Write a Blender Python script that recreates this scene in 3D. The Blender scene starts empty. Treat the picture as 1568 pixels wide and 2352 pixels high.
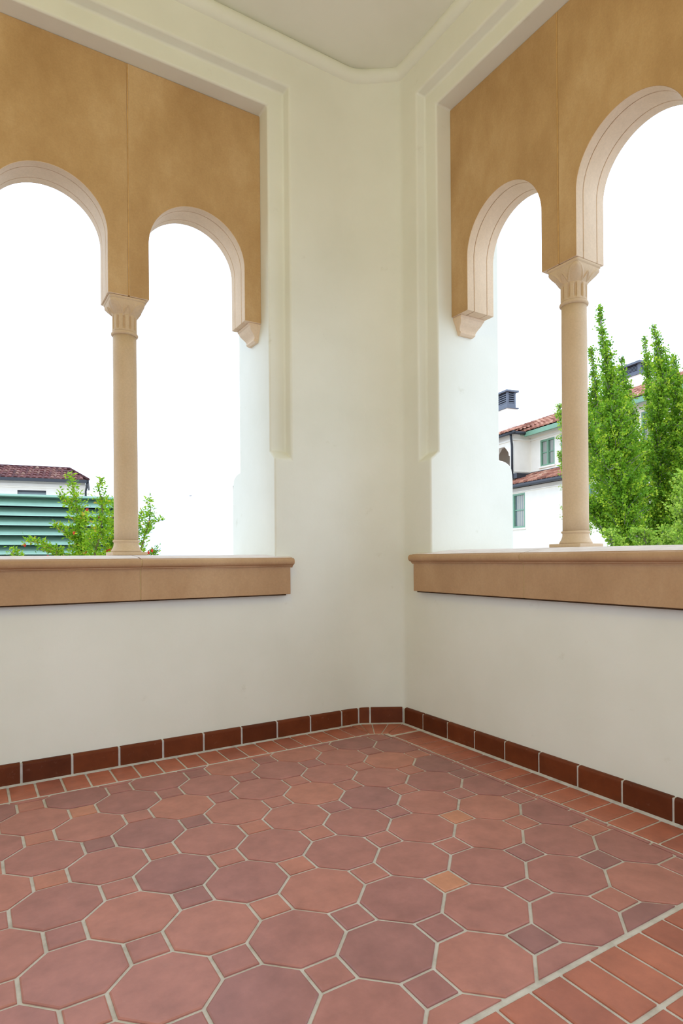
import bpy, bmesh, math, random
from mathutils import Vector, Matrix, noise

# ------------------------------------------------------------------ camera, sky, lamp, exposure
S = bpy.context.scene
COL = S.collection
CAM = Vector((-2.5753, -3.6334, 1.15))
YAW, ROLL, FPX, CX, CY = 1.0061, 0.008, 1420.6163, 821.0, 1281.165
FWD = Vector((math.cos(YAW), math.sin(YAW), 0))
_R = FWD.cross(Vector((0, 0, 1))); _D = FWD.cross(_R)
RGT = math.cos(ROLL) * _R + math.sin(ROLL) * _D
DWN = -math.sin(ROLL) * _R + math.cos(ROLL) * _D
cam_data = bpy.data.cameras.new('camera')
cam_data.sensor_fit = 'HORIZONTAL'; cam_data.sensor_width = 36
cam_data.lens = FPX / 1568 * 36
cam_data.shift_x = (784 - CX) / 1568
cam_data.shift_y = (CY - 1176) / 1568
cam_data.clip_end = 500
cam = bpy.data.objects.new('camera', cam_data); COL.objects.link(cam)
M = Matrix((RGT, -DWN, -FWD)).transposed().to_4x4(); M.translation = CAM
cam.matrix_world = M
S.camera = cam

def at(px, py, depth):
    """a point of the place seen at pixel (px, py), depth metres along the optical axis"""
    return CAM + (FWD + RGT * ((px - CX) / FPX) + DWN * ((py - CY) / FPX)) * depth

world = bpy.data.worlds.new('overcast_sky'); S.world = world
world.use_nodes = True
wn = world.node_tree.nodes; wl = world.node_tree.links
bg = wn['Background']
bg.inputs['Color'].default_value = (0.66, 0.79, 1.0, 1)
bg.inputs['Strength'].default_value = 3.0

lamp_d = bpy.data.lights.new('hanging_lantern_light', 'POINT')
lamp_d.energy = 40; lamp_d.color = (1.0, 0.78, 0.02); lamp_d.shadow_soft_size = 0.14
lamp = bpy.data.objects.new('hanging_lantern_light', lamp_d); COL.objects.link(lamp)
lamp.location = (-2.5, -2.7, 3.7)

vs = S.view_settings
vs.view_transform = 'Standard'; vs.look = 'None'; vs.gamma = 1.0; vs.use_curve_mapping = False
vs.exposure = -0.06
S.cycles.max_bounces = 10; S.cycles.diffuse_bounces = 8

random.seed(7)

# ------------------------------------------------------------------ materials
def lin(r, g, b):
    f = lambda c: (c / 255 / 12.92) if c / 255 <= 0.04045 else ((c / 255 + 0.055) / 1.055) ** 2.4
    return (f(r), f(g), f(b), 1)

def base_mat(name, rough=0.8, spec=0.3):
    m = bpy.data.materials.new(name); m.use_nodes = True
    nt = m.node_tree; b = nt.nodes['Principled BSDF']
    b.inputs['Roughness'].default_value = rough
    b.inputs['Specular IOR Level'].default_value = spec
    return m, nt, b

def noise_node(nt, scale, detail=4, rough=0.55, stretch=None):
    tc = nt.nodes.new('ShaderNodeTexCoord'); n = nt.nodes.new('ShaderNodeTexNoise')
    n.inputs['Scale'].default_value = scale; n.inputs['Detail'].default_value = detail
    n.inputs['Roughness'].default_value = rough
    src = tc.outputs['Object']
    if stretch:
        mp = nt.nodes.new('ShaderNodeMapping'); mp.inputs['Scale'].default_value = stretch
        nt.links.new(src, mp.inputs['Vector']); src = mp.outputs['Vector']
    nt.links.new(src, n.inputs['Vector'])
    return n.outputs['Fac']

def ramp(nt, fac, stops):
    r = nt.nodes.new('ShaderNodeValToRGB'); e = r.color_ramp.elements
    e[0].position, e[0].color = stops[0]; e[1].position, e[1].color = stops[-1]
    for p, c in stops[1:-1]:
        x = e.new(p); x.color = c
    nt.links.new(fac, r.inputs['Fac'])
    return r.outputs['Color']

def mixc(nt, fac, a, b, mode='MIX'):
    m = nt.nodes.new('ShaderNodeMix'); m.data_type = 'RGBA'; m.blend_type = mode
    for sock, v in ((m.inputs['Factor'], fac), (m.inputs['A'], a), (m.inputs['B'], b)):
        if isinstance(v, (int, float, tuple)): sock.default_value = v
        else: nt.links.new(v, sock)
    return m.outputs['Result']

def bump(nt, b, fac, strength, dist=0.01):
    bp = nt.nodes.new('ShaderNodeBump'); bp.inputs['Strength'].default_value = strength
    bp.inputs['Distance'].default_value = dist
    nt.links.new(fac, bp.inputs['Height']); nt.links.new(bp.outputs['Normal'], b.inputs['Normal'])

def noisy(name, c1, c2, scale, rough=0.8, spec=0.3, bs=0.15, bscale=60, stretch=None, bd=0.004, c3=None):
    m, nt, b = base_mat(name, rough, spec)
    st = [(0.3, c1), (0.7, c2)] if c3 is None else [(0.28, c1), (0.5, c2), (0.74, c3)]
    nt.links.new(ramp(nt, noise_node(nt, scale, 6, 0.6, stretch), st), b.inputs['Base Color'])
    if bs: bump(nt, b, noise_node(nt, bscale, 4), bs, bd)
    return m

def plaster_mat():
    m, nt, b = base_mat('cream_plaster', 0.75, 0.3)
    c = ramp(nt, noise_node(nt, 1.3, 5), [(0.35, lin(224, 223, 207)), (0.65, lin(232, 231, 217))])
    smudge = ramp(nt, noise_node(nt, 5.0, 8, 0.7), [(0.64, (0, 0, 0, 1)), (0.8, (1, 1, 1, 1))])
    c = mixc(nt, smudge, c, lin(208, 205, 184))
    nt.links.new(c, b.inputs['Base Color'])
    bump(nt, b, noise_node(nt, 7, 5), 0.12, 0.02)
    return m

def stone_mat(name, c1, c2, c3, rough=0.72):
    m, nt, b = base_mat(name, rough, 0.25)
    c = ramp(nt, noise_node(nt, 1.9, 9, 0.66, (1, 1, 0.6)), [(0.25, c1), (0.5, c2), (0.75, c3)])
    fine = ramp(nt, noise_node(nt, 90, 4, 0.7), [(0.35, (0.95, 0.95, 0.95, 1)), (0.65, (1.04, 1.04, 1.04, 1))])
    nt.links.new(mixc(nt, 1.0, c, fine, 'MULTIPLY'), b.inputs['Base Color'])
    bump(nt, b, noise_node(nt, 130, 4), 0.05, 0.003)
    return m

def tile_mat(name, stops, rough=0.42, attr='tone', spec=0.4):
    """fired clay: one tone per tile (face attribute) with a mottled surface"""
    m, nt, b = base_mat(name, rough, spec)
    a = nt.nodes.new('ShaderNodeAttribute'); a.attribute_name = attr
    c = ramp(nt, a.outputs['Fac'], stops)
    mot = ramp(nt, noise_node(nt, 9, 7, 0.65), [(0.3, (0.82, 0.80, 0.80, 1)), (0.7, (1.16, 1.14, 1.14, 1))])
    c = mixc(nt, 1.0, c, mot, 'MULTIPLY')
    pale = ramp(nt, noise_node(nt, 26, 7, 0.7), [(0.62, (0, 0, 0, 1)), (0.85, (0.35, 0.35, 0.35, 1))])
    c = mixc(nt, pale, c, lin(190, 150, 140))
    nt.links.new(c, b.inputs['Base Color'])
    bump(nt, b, noise_node(nt, 40, 5), 0.10, 0.004)
    return m

def plain(name, c, rough=0.6, spec=0.3, metal=0.0):
    return noisy(name, tuple(x * 0.93 for x in c[:3]) + (1,), tuple(min(1, x * 1.05) for x in c[:3]) + (1,), 8, rough, spec, 0)

PLASTER = plaster_mat()
STONE = stone_mat('tan_cast_stone', lin(166, 128, 82), lin(191, 155, 108), lin(212, 180, 136))
SKYLITSTONE = stone_mat('skylit_cast_stone', lin(206, 180, 148), lin(220, 195, 164), lin(231, 208, 180))  # same arch stone, paler: sky light on reveals and corbels painted in
SILLSTONE = stone_mat('brown_sill_stone', lin(164, 128, 92), lin(182, 146, 108), lin(198, 164, 126))
COLSTONE = stone_mat('column_stone', lin(196, 168, 132), lin(206, 180, 146), lin(216, 192, 160))
JOINTSHADE = noisy('joint_shade', lin(60, 44, 28), lin(80, 60, 40), 20, 0.9, 0.1, 0)  # dark brown that imitates the shadow in the joint below each sill
WEATHERED_SKYLIT = noisy('weathered_skylit_sill_top', lin(214, 200, 188), lin(232, 222, 212), 12, 0.8, 0.2, 0.1, 60)  # pale from weathering, plus sky light on the top put into the colour
JOINT = noisy('ochre_joint', lin(184, 144, 92), lin(204, 164, 108), 20, 0.9, 0.2, 0.1)
MORTAR = noisy('sill_mortar', lin(176, 146, 100), lin(190, 162, 118), 40, 0.9, 0.2, 0.2)
GROUT = noisy('grey_grout', lin(186, 182, 172), lin(208, 204, 196), 18, 0.85, 0.25, 0.35, 120, None, 0.004, lin(220, 217, 210))
FLOORTILE = tile_mat('floor_tile', [(0.0, lin(146, 106, 102)), (0.3, lin(166, 114, 108)), (0.55, lin(180, 122, 110)), (0.8, lin(188, 126, 108)), (1.0, lin(210, 148, 112))])
BORDERTILE = tile_mat('border_tile', [(0.0, lin(160, 98, 82)), (0.5, lin(176, 106, 84)), (1.0, lin(186, 116, 92))])
BASETILE = tile_mat('base_tile', [(0.0, lin(88, 42, 20)), (0.5, lin(102, 50, 24)), (1.0, lin(112, 56, 28))], 0.55, 'tone', 0.15)
ROOFTILE = tile_mat('roof_tile', [(0.0, lin(128, 82, 66)), (0.4, lin(166, 112, 90)), (0.75, lin(186, 134, 108)), (1.0, lin(200, 166, 138))], 0.8, 'tone', 0.2)
ROOFTILE2 = tile_mat('weathered_roof_tile', [(0.0, lin(78, 46, 44)), (0.45, lin(112, 66, 60)), (0.8, lin(136, 100, 84)), (1.0, lin(158, 132, 108))], 0.8, 'tone', 0.2)
WHITEWALL = noisy('white_stucco', lin(232, 222, 204), lin(238, 229, 212), 3, 0.85, 0.2, 0.1, 60)
TEAL = plain('teal_paint', lin(150, 184, 162), 0.45, 0.4)
TEALTRIM = plain('teal_trim', lin(116, 152, 122), 0.45, 0.4)
SLATE = plain('dark_metal', lin(52, 53, 56), 0.5, 0.4)
VENTMETAL = plain('vent_metal', lin(96, 100, 108), 0.5, 0.4)
GLASS = plain('window_glass', lin(104, 114, 112), 0.08, 0.6)
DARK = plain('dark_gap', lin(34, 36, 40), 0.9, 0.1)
CURTAIN = noisy('pale_curtain', lin(158, 154, 140), lin(190, 184, 168), 14, 0.9, 0.1, 0, 60, (12, 12, 0.2))
BARK = noisy('grey_bark', lin(120, 112, 100), lin(156, 150, 138), 14, 0.9, 0.2, 0.4, 30, (1, 1, 0.2))
TWIG = noisy('brown_twig', lin(104, 92, 60), lin(136, 122, 84), 14, 0.9, 0.2, 0)
GROUND = noisy('pale_paving', lin(168, 164, 156), lin(184, 180, 172), 0.5, 0.9, 0.2, 0)
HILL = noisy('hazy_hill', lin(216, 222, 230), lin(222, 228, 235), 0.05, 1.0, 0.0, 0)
RED = plain('red_petal', lin(196, 52, 24), 0.6, 0.3)
BIRDM = plain('bird_feather', lin(60, 60, 62), 0.8, 0.2)

def leaf_mat(name, stops):
    m, nt, b = base_mat(name, 0.5, 0.3)
    a = nt.nodes.new('ShaderNodeAttribute'); a.attribute_name = 'tone'
    c = ramp(nt, a.outputs['Fac'], stops)
    nt.links.new(c, b.inputs['Base Color'])
    tr = nt.nodes.new('ShaderNodeBsdfTranslucent'); nt.links.new(c, tr.inputs['Color'])
    ad = nt.nodes.new('ShaderNodeMixShader'); ad.inputs['Fac'].default_value = 0.42
    out = nt.nodes['Material Output']
    nt.links.new(b.outputs['BSDF'], ad.inputs[1]); nt.links.new(tr.outputs['BSDF'], ad.inputs[2])
    nt.links.new(ad.outputs['Shader'], out.inputs['Surface'])
    return m
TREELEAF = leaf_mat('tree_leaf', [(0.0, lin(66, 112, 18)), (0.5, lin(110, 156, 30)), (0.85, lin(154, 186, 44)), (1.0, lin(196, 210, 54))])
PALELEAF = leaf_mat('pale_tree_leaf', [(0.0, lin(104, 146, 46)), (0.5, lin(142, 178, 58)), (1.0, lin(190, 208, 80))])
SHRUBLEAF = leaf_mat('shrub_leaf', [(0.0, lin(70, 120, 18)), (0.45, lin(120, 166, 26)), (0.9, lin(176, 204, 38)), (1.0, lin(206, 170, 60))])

# ------------------------------------------------------------------ object helpers
def obj(name, verts, faces, mat, parent=None, bevel=0, seg=2, smooth=False, tones=None, recalc=True, angle=30):
    me = bpy.data.meshes.new(name)
    me.from_pydata([tuple(v) for v in verts], [], faces)
    if recalc:
        bm = bmesh.new(); bm.from_mesh(me)
        bmesh.ops.remove_doubles(bm, verts=bm.verts, dist=1e-5)
        bmesh.ops.recalc_face_normals(bm, faces=bm.faces)
        bm.to_mesh(me); bm.free()
    if tones is not None:
        a = me.attributes.new('tone', 'FLOAT', 'FACE')
        a.data.foreach_set('value', tones)
    for m in (mat if isinstance(mat, list) else [mat]): me.materials.append(m)
    o = bpy.data.objects.new(name, me); COL.objects.link(o)
    if parent: o.parent = parent
    if bevel:
        md = o.modifiers.new('edge', 'BEVEL'); md.width = bevel; md.segments = seg
        md.limit_method = 'ANGLE'; md.angle_limit = math.radians(angle)
        md.harden_normals = True
        smooth = True
    if smooth:
        me.polygons.foreach_set('use_smooth', [True] * len(me.polygons))
    return o

def tag(o, label=None, cat=None, group=None, kind=None):
    if label: o['label'] = label
    if cat: o['category'] = cat
    if group: o['group'] = group
    if kind: o['kind'] = kind
    return o

def empty(name, loc, label, cat, group=None, rz=0):
    o = bpy.data.objects.new(name, None); COL.objects.link(o)
    o.location = loc; o.rotation_euler = (0, 0, rz); o.empty_display_size = 0.1
    return tag(o, label, cat, group)

def struct(name, *a, **k):
    return tag(obj(name, *a, **k), kind='structure')

class MB:
    """collects shapes that belong to one mesh"""
    def __init__(s): s.v = []; s.f = []; s.t = []
    def add(s, v, f, t=0.5):
        n = len(s.v); s.v += [Vector(p) for p in v]; s.f += [[i + n for i in g] for g in f]; s.t += [t] * len(f)
    def box(s, x0, x1, y0, y1, z0, z1, t=0.5, fr=None):
        v = [(x, y, z) for z in (z0, z1) for x, y in ((x0, y0), (x1, y0), (x1, y1), (x0, y1))]
        if fr: v = [fr(*p) for p in v]
        s.add(v, [[0, 3, 2, 1], [4, 5, 6, 7], [0, 1, 5, 4], [1, 2, 6, 5], [2, 3, 7, 6], [3, 0, 4, 7]], t)
    def prism(s, poly, f0, f1, t=0.5):
        """poly (list of 2-tuples) swept from f0(p) to f1(p)"""
        n = len(poly); v = [f0(*p) for p in poly] + [f1(*p) for p in poly]
        s.add(v, [list(range(n))[::-1], [n + i for i in range(n)]] + [[i, (i + 1) % n, n + (i + 1) % n, n + i] for i in range(n)], t)
    def lathe(s, prof, n=40, c=(0, 0)):
        v = []; f = []
        for r, z in prof:
            v += [(c[0] + r * math.cos(2 * math.pi * k / n), c[1] + r * math.sin(2 * math.pi * k / n), z) for k in range(n)]
        for i in range(len(prof) - 1):
            f += [[i * n + k, i * n + (k + 1) % n, (i + 1) * n + (k + 1) % n, (i + 1) * n + k] for k in range(n)]
        f += [list(range(n))[::-1], [(len(prof) - 1) * n + k for k in range(n)]]
        s.add(v, f)
    def tube(s, pts, rad, n=8):
        pts = [Vector(p) for p in pts]; m = len(pts)
        rad = rad if isinstance(rad, (list, tuple)) else [rad] * m
        v = []; f = []; up = Vector((0.13, 0.21, 0.97)).normalized(); prev = None
        for i, p in enumerate(pts):
            d = (pts[min(i + 1, m - 1)] - pts[max(i - 1, 0)]).normalized()
            if prev is None:
                a = d.cross(up)
                if a.length < 0.1: a = d.cross(Vector((1, 0, 0)))
            else: a = prev - d * prev.dot(d)
            a.normalize(); prev = a; b = d.cross(a)
            v += [p + (a * math.cos(2 * math.pi * k / n) + b * math.sin(2 * math.pi * k / n)) * rad[i] for k in range(n)]
        for i in range(m - 1):
            f += [[i * n + k, i * n + (k + 1) % n, (i + 1) * n + (k + 1) % n, (i + 1) * n + k] for k in range(n)]
        f += [list(range(n))[::-1], [(m - 1) * n + k for k in range(n)]]
        s.add(v, f)
    def build(s, name, mat, parent=None, **k):
        return obj(name, s.v, s.f, mat, parent, **k)
    def toned(s, name, mat, parent=None, **k):
        return obj(name, s.v, s.f, mat, parent, tones=s.t, recalc=False, **k)

# the two arcaded walls share a frame: a runs along the wall from the corner (negative), n goes outward through it
LEFT = lambda a, n, z: Vector((a, n, z))
RIGHT = lambda a, n, z: Vector((n, a, z))

# chamfered, softly rounded inner corner (plan)
def corner_curve():
    P0, PA, PB, P1 = Vector((-0.46, 0)), Vector((-0.275, 0)), Vector((0, -0.165)), Vector((0, -0.30))
    def arc(p, c, q, k):
        return [(p * (1 - t) ** 2 + c * 2 * t * (1 - t) + q * t * t) for t in [i / k for i in range(k + 1)]]
    u = (PB - PA).normalized()
    return [P0] + arc(PA + Vector((-0.10, 0)), PA, PA + u * 0.10, 8) + arc(PB - u * 0.035, PB, PB + Vector((0, -0.035)), 6) + [P1]

# ------------------------------------------------------------------ walls
ZTOP = 4.75
def build_wall(name, F, a0, aj, bj, zs, zh, n2, n3, zo, aend):
    o1, o2, s, z0, z1 = 0.112, 0.122, 0.07, 1.795, 1.85
    v = []; f = []
    def q(*pts):
        i = len(v); v.extend(F(*p) for p in pts); f.append(list(range(i, i + len(pts))))
    A = (aj + o2, aj + o1, aj); B = (bj - o2, bj - o1, bj)
    q((a0, 0, -0.06), (A[0], 0, -0.06), (A[0], 0, zs), (a0, 0, zs))
    q((A[0], 0, -0.06), (aj, 0, -0.06), (aj, 0, zs), (A[0], 0, zs))
    q((aj, 0, -0.06), (bj, 0, -0.06), (bj, 0, zs), (aj, 0, zs))
    q((bj, 0, -0.06), (B[0], 0, -0.06), (B[0], 0, zs), (bj, 0, zs))
    q((B[0], 0, -0.06), (aend, 0, -0.06), (aend, 0, zs), (B[0], 0, zs))
    for e, X in ((a0, A), (aend, B)):
        c1, c2, c3 = X
        q((e, 0, zs), (c1, 0, zs), (c1, 0, z0), (c1, 0, zh + o2), (c1, 0, ZTOP), (e, 0, ZTOP))
        q((c1, 0, zs), (c3, 0, zs), (c3, 0, z0), (c1, 0, z0))
        q((c1, 0, z0), (c3, 0, z0), (c3, s, z1), (c2, s, z1))
        q((c1, 0, z0), (c2, s, z1), (c2, s, zh + o1), (c1, 0, zh + o2))
        q((c2, s, z1), (c3, s, z1), (c3, s, zh), (c2, s, zh + o1))
        q((c3, 0, zs), (c3, 0, z0), (c3, s, z1), (c3, s, zh), (c3, n2, zh), *[(c3, n2 + (n3 - n2) * math.sin(t), zo - 0.07 * (1 - math.cos(t))) for t in [math.pi / 2 * i / 6 for i in range(7)]], (c3, n3, zs))
        q((c3, n2, zh), (c3, n2, zo), (e, n2, zo), (e, n2, ZTOP), (c3, n2, ZTOP))
        sh = [(n2 + (n3 - n2) * math.sin(t), zo - 0.07 * (1 - math.cos(t))) for t in [math.pi / 2 * i / 6 for i in range(7)]]
        for (na, za), (nb, zb) in zip(sh, sh[1:]): q((c3, na, za), (c3, nb, zb), (e, nb, zb), (e, na, za))
        q((c3, n3, zo - 0.07), (c3, n3, -5), (e, n3, -5), (e, n3, zo - 0.07))
    q((A[2], s, zh), (B[2], s, zh), (B[1], s, zh + o1), (A[1], s, zh + o1))
    q((A[1], s, zh + o1), (B[1], s, zh + o1), (B[0], 0, zh + o2), (A[0], 0, zh + o2))
    q((A[0], 0, zh + o2), (B[0], 0, zh + o2), (B[0], 0, ZTOP), (A[0], 0, ZTOP))
    q((A[2], s, zh), (B[2], s, zh), (B[2], n2, zh), (A[2], n2, zh))
    q((A[2], n2, zh), (B[2], n2, zh), (B[2], n2, ZTOP), (A[2], n2, ZTOP))
    q((A[2], n3, zs), (B[2], n3, zs), (B[2], n3, -5), (A[2], n3, -5))
    q((A[2], 0, zs), (B[2], 0, zs), (B[2], n3, zs), (A[2], n3, zs))
    return struct(name, v, f, PLASTER, bevel=0.014, seg=3)

AJL, BJL, AJR, BJR = -0.898, -3.438, -0.469, -3.152
ZSL, ZSR = 1.06, 1.06
ZHL, ZHR = 4.102, 4.148
build_wall('wall_left', LEFT, -0.46, AJL, BJL, ZSL, ZHL, 0.60, 0.735, 1.775, -5.2)
build_wall('wall_right', RIGHT, -0.30, AJR, BJR, ZSR, ZHR, 0.63, 0.755, 1.835, -5.0)
cc = corner_curve()
v = [(p.x, p.y, z) for z in (-0.06, ZTOP) for p in cc]; k = len(cc)
f = [[i, i + 1, k + i + 1, k + i] for i in range(k - 1)]
struct('wall_corner', v, f, PLASTER, smooth=True)
# the two inner sides of the loggia, behind the camera (a wide opening leads into the house)
def back_wall(name, x0, x1, y0, y1, hole):
    m = MB()
    if name == 'wall_back':
        m.box(x0, hole[0], y0, y1, -0.06, ZTOP); m.box(hole[1], x1, y0, y1, -0.06, ZTOP); m.box(hole[0], hole[1], y0, y1, hole[2], ZTOP)
    else:
        m.box(x0, x1, y0, hole[0], -0.06, ZTOP); m.box(x0, x1, hole[1], y1, -0.06, ZTOP); m.box(x0, x1, hole[0], hole[1], hole[2], ZTOP)
    struct(name, m.v, m.f, PLASTER)
back_wall('wall_back', -5.4, 0.0, -5.2, -5.0, (-4.2, -1.0, 3.0))
back_wall('wall_side', -5.4, -5.2, -5.0, 0.0, (-3.2, -1.8, 2.6))
# ceiling and its rounded bead
ZC = 4.535
struct('ceiling', [(-5.2, -5.0, ZC), (0.02, -5.0, ZC), (0.02, 0.02, ZC), (-5.2, 0.02, ZC), (-5.2, -5.0, ZC + .2), (0.02, -5.0, ZC + .2), (0.02, 0.02, ZC + .2), (-5.2, 0.02, ZC + .2)],
       [[0, 1, 2, 3], [7, 6, 5, 4], [0, 4, 5, 1], [1, 5, 6, 2], [2, 6, 7, 3], [3, 7, 4, 0]], PLASTER)
mb = MB()
def bez(p, c, q, k=7): return [(p * (1 - t) ** 2 + c * 2 * t * (1 - t) + q * t * t) for t in [i / k for i in range(k + 1)]]
PA, PB = Vector((-0.262, 0.008, 4.487)), Vector((0.008, -0.155, 4.515))
u = (PB - PA).normalized()
path = [Vector((-5.2, 0.008, 4.487))] + bez(PA - Vector((0.09, 0, 0)), PA, PA + u * 0.09) + bez(PB - u * 0.06, PB, PB - Vector((0, 0.06, 0))) + [Vector((0.008, -5.0, 4.515))]
mb.tube(path, 0.052, 20)
mb.build('trim_1', PLASTER, smooth=True)['kind'] = 'structure'

# ------------------------------------------------------------------ floor
FX, FY, FN = -0.284, -0.274, -2.478          # edges of the octagon field
CH0, CHN = Vector((-0.275, 0)), Vector((-0.165, -0.275)).normalized()   # corner chamfer and its inward normal
struct('floor', [(-5.2, -5.0, -0.002), (0.05, -5.0, -0.002), (0.05, 0.05, -0.002), (-5.2, 0.05, -0.002), (-5.2, -5.0, -0.12), (0.05, -5.0, -0.12), (0.05, 0.05, -0.12), (-5.2, 0.05, -0.12)],
       [[0, 1, 2, 3], [7, 6, 5, 4], [0, 4, 5, 1], [1, 5, 6, 2], [2, 6, 7, 3], [3, 7, 4, 0]], GROUT)
floor = bpy.data.objects['floor']

def clip(poly, px, py, nx, ny):
    """keep the side where (p - P).n <= 0"""
    out = []
    for i in range(len(poly)):
        a, b = poly[i], poly[(i + 1) % len(poly)]
        da = (a[0] - px) * nx + (a[1] - py) * ny; db = (b[0] - px) * nx + (b[1] - py) * ny
        if da <= 0: out.append(a)
        if da * db < 0:
            t = da / (da - db); out.append((a[0] + (b[0] - a[0]) * t, a[1] + (b[1] - a[1]) * t))
    return out
def area(p): return abs(sum(p[i][0] * p[(i + 1) % len(p)][1] - p[(i + 1) % len(p)][0] * p[i][1] for i in range(len(p)))) / 2
def inset(poly, d):
    n = len(poly); out = []
    ar = sum(poly[i][0] * poly[(i + 1) % n][1] - poly[(i + 1) % n][0] * poly[i][1] for i in range(n))
    sg = 1 if ar > 0 else -1
    for i in range(n):
        p, c, q = Vector(poly[i - 1]), Vector(poly[i]), Vector(poly[(i + 1) % n])
        e1, e2 = (c - p).normalized(), (q - c).normalized()
        n1, n2 = Vector((-e1.y, e1.x)) * sg, Vector((-e2.y, e2.x)) * sg
        b = n1 + n2
        if b.length < 1e-4: out.append(tuple(c)); continue
        b.normalize(); k = min(d / max(b.dot(n1), 0.3), d * 2.2)
        out.append(tuple(c + b * k))
    return out
def dedupe(poly):
    out = []
    for p in poly:
        if not out or (Vector(p) - Vector(out[-1])).length > 1e-3: out.append(p)
    if len(out) > 1 and (Vector(out[0]) - Vector(out[-1])).length < 1e-3: out.pop()
    return out
def add_tile(mb, poly, tone, g=0.006, e=0.004, top=0.004):
    poly = dedupe(poly)
    if len(poly) < 3 or area(poly) < 0.0006: return
    s = sum(poly[i][0] * poly[(i + 1) % len(poly)][1] - poly[(i + 1) % len(poly)][0] * poly[i][1] for i in range(len(poly)))
    if s < 0: poly = poly[::-1]
    p1 = inset(poly, g); p2 = inset(p1, e)
    if area(p2) < 0.0003: return
    n = len(poly); dz = random.uniform(-0.0006, 0.0006)
    v = [(x, y, -0.006) for x, y in p1] + [(x, y, top - 0.0022 + dz) for x, y in p1] + [(x, y, top + dz) for x, y in p2]
    f = [[i, (i + 1) % n, n + (i + 1) % n, n + i] for i in range(n)] + [[n + i, n + (i + 1) % n, 2 * n + (i + 1) % n, 2 * n + i] for i in range(n)] + [[2 * n + i for i in range(n)]]
    mb.add(v, f, tone)

OX, OY, PIT = -0.9449, -1.7475, 0.2788
r2 = math.sqrt(0.5)
def latt(i, j): return (OX + PIT * r2 * (i - j), OY + PIT * r2 * (-i - j))
def field_clip(p):
    p = clip(p, FX, 0, 1, 0)
    p = clip(p, 0, FY, 0, 1) if p else p
    p = clip(p, 0, FN, 0, -1) if p else p
    c = CH0 + CHN * 0.282
    return clip(p, c.x, c.y, -CHN.x, -CHN.y) if p else p
# dots whose photo tone stands out: (i, j) -> tone
DOT = {(-2, 3): 0.42, (-3, 3): 0.5, (-4, 3): 0.4, (-4, 2): 0.5, (0, 1): 0.95, (-2, 0): 0.7, (-2, 1): 0.8, (-2, 2): 0.78, (0, -1): 0.92, (-6, 1): 0.8, (-6, 0): 0.86, (1, 2): 0.12, (2, 0): 0.1, (1, -1): 0.7,
       (-1, -1): 0.35, (-5, 1): 0.15, (1, 1): 0.35, (-1, 2): 0.35, (0, 3): 0.3, (0, 2): 0.3, (1, 0): 0.25, (-3, 1): 0.62, (-3, 0): 0.8, (-5, 2): 0.82, (-3, 2): 0.25, (-4, 0): 0.18}
octs, dots = MB(), MB()
cut = PIT * (1 - math.sqrt(0.5)) / 1.0 * 0.5 * 2 / 2  # corner cut of a regular octagon, half edge
h = PIT / 2; k = h * (math.sqrt(2) - 1)
rng = random.Random(21)
def rot(p, c):   # lattice axes lie at 45 degrees to the walls
    return (c[0] + r2 * (p[0] - p[1]), c[1] + r2 * (-p[0] - p[1]))
for i in range(-16, 14):
    for j in range(-12, 16):
        c = latt(i + 0.5, j + 0.5)
        o8 = [rot(p, c) for p in ((h, -k), (h, k), (k, h), (-k, h), (-h, k), (-h, -k), (-k, -h), (k, -h))]
        tone = min(0.8, max(0.12, rng.gauss(0.5, 0.17)))
        p = field_clip(o8)
        if p and c[0] > -5: add_tile(octs, p, tone)
        d = latt(i, j); e = h - k
        o4 = [rot(p, d) for p in ((e, 0), (0, e), (-e, 0), (0, -e))]
        tone = DOT.get((i, j), min(0.95, max(0.05, rng.gauss(0.45, 0.17))))
        p = field_clip(o4)
        if p and d[0] > -5: add_tile(dots, p, tone)
octs.toned('octagon_tiles', FLOORTILE, floor)
dots.toned('square_tiles', FLOORTILE, floor)
# soldier-course border along the three edges
bd = MB(); SP = 0.1213
B0, B1 = 0.042, 0.256
chl = CH0 + CHN * B0
def border_clip(p):
    c = CH0 + CHN * B0
    return clip(p, c.x, c.y, -CHN.x, -CHN.y)
for n in range(40):
    x = -2.404 + SP * (n - 22)
    if x + SP < -0.44: add_tile(bd, [(x, -B1), (x + SP, -B1), (x + SP, -B0), (x, -B0)], rng.random())
for n in range(40):
    y = -2.163 - SP * 20 + 0.1200 * n
    if y + 0.12 < -0.36: add_tile(bd, [(-B1 + 0.004, y), (-B0, y), (-B0, y + 0.12), (-B1 + 0.004, y + 0.12)], rng.random())
# fan of cut tiles round the chamfered corner
oa, ob, ia, ib = Vector((-0.287, -0.042)), Vector((-0.042, -0.189)), Vector((-0.358, -0.256)), Vector((-0.252, -0.320))
fan = [[(-0.463, -B0), (-0.362, -B0), (-0.362, -B1), (-0.463, -B1)], [(-0.362, -B0), tuple(oa), tuple(ia)],
       [tuple(ob), (-B0, -0.312), tuple(ib)], [(-0.252, -0.316), (-B0, -0.316), (-B0, -0.363), (-0.252, -0.363)]]
for t0, t1 in ((0, 0.28), (0.28, 0.66), (0.66, 1)):
    fan.append([tuple(oa.lerp(ob, t0)), tuple(oa.lerp(ob, t1)), tuple(ia.lerp(ib, t1)), tuple(ia.lerp(ib, t0))])
for p in fan: add_tile(bd, p, rng.random(), 0.004, 0.003)
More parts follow.
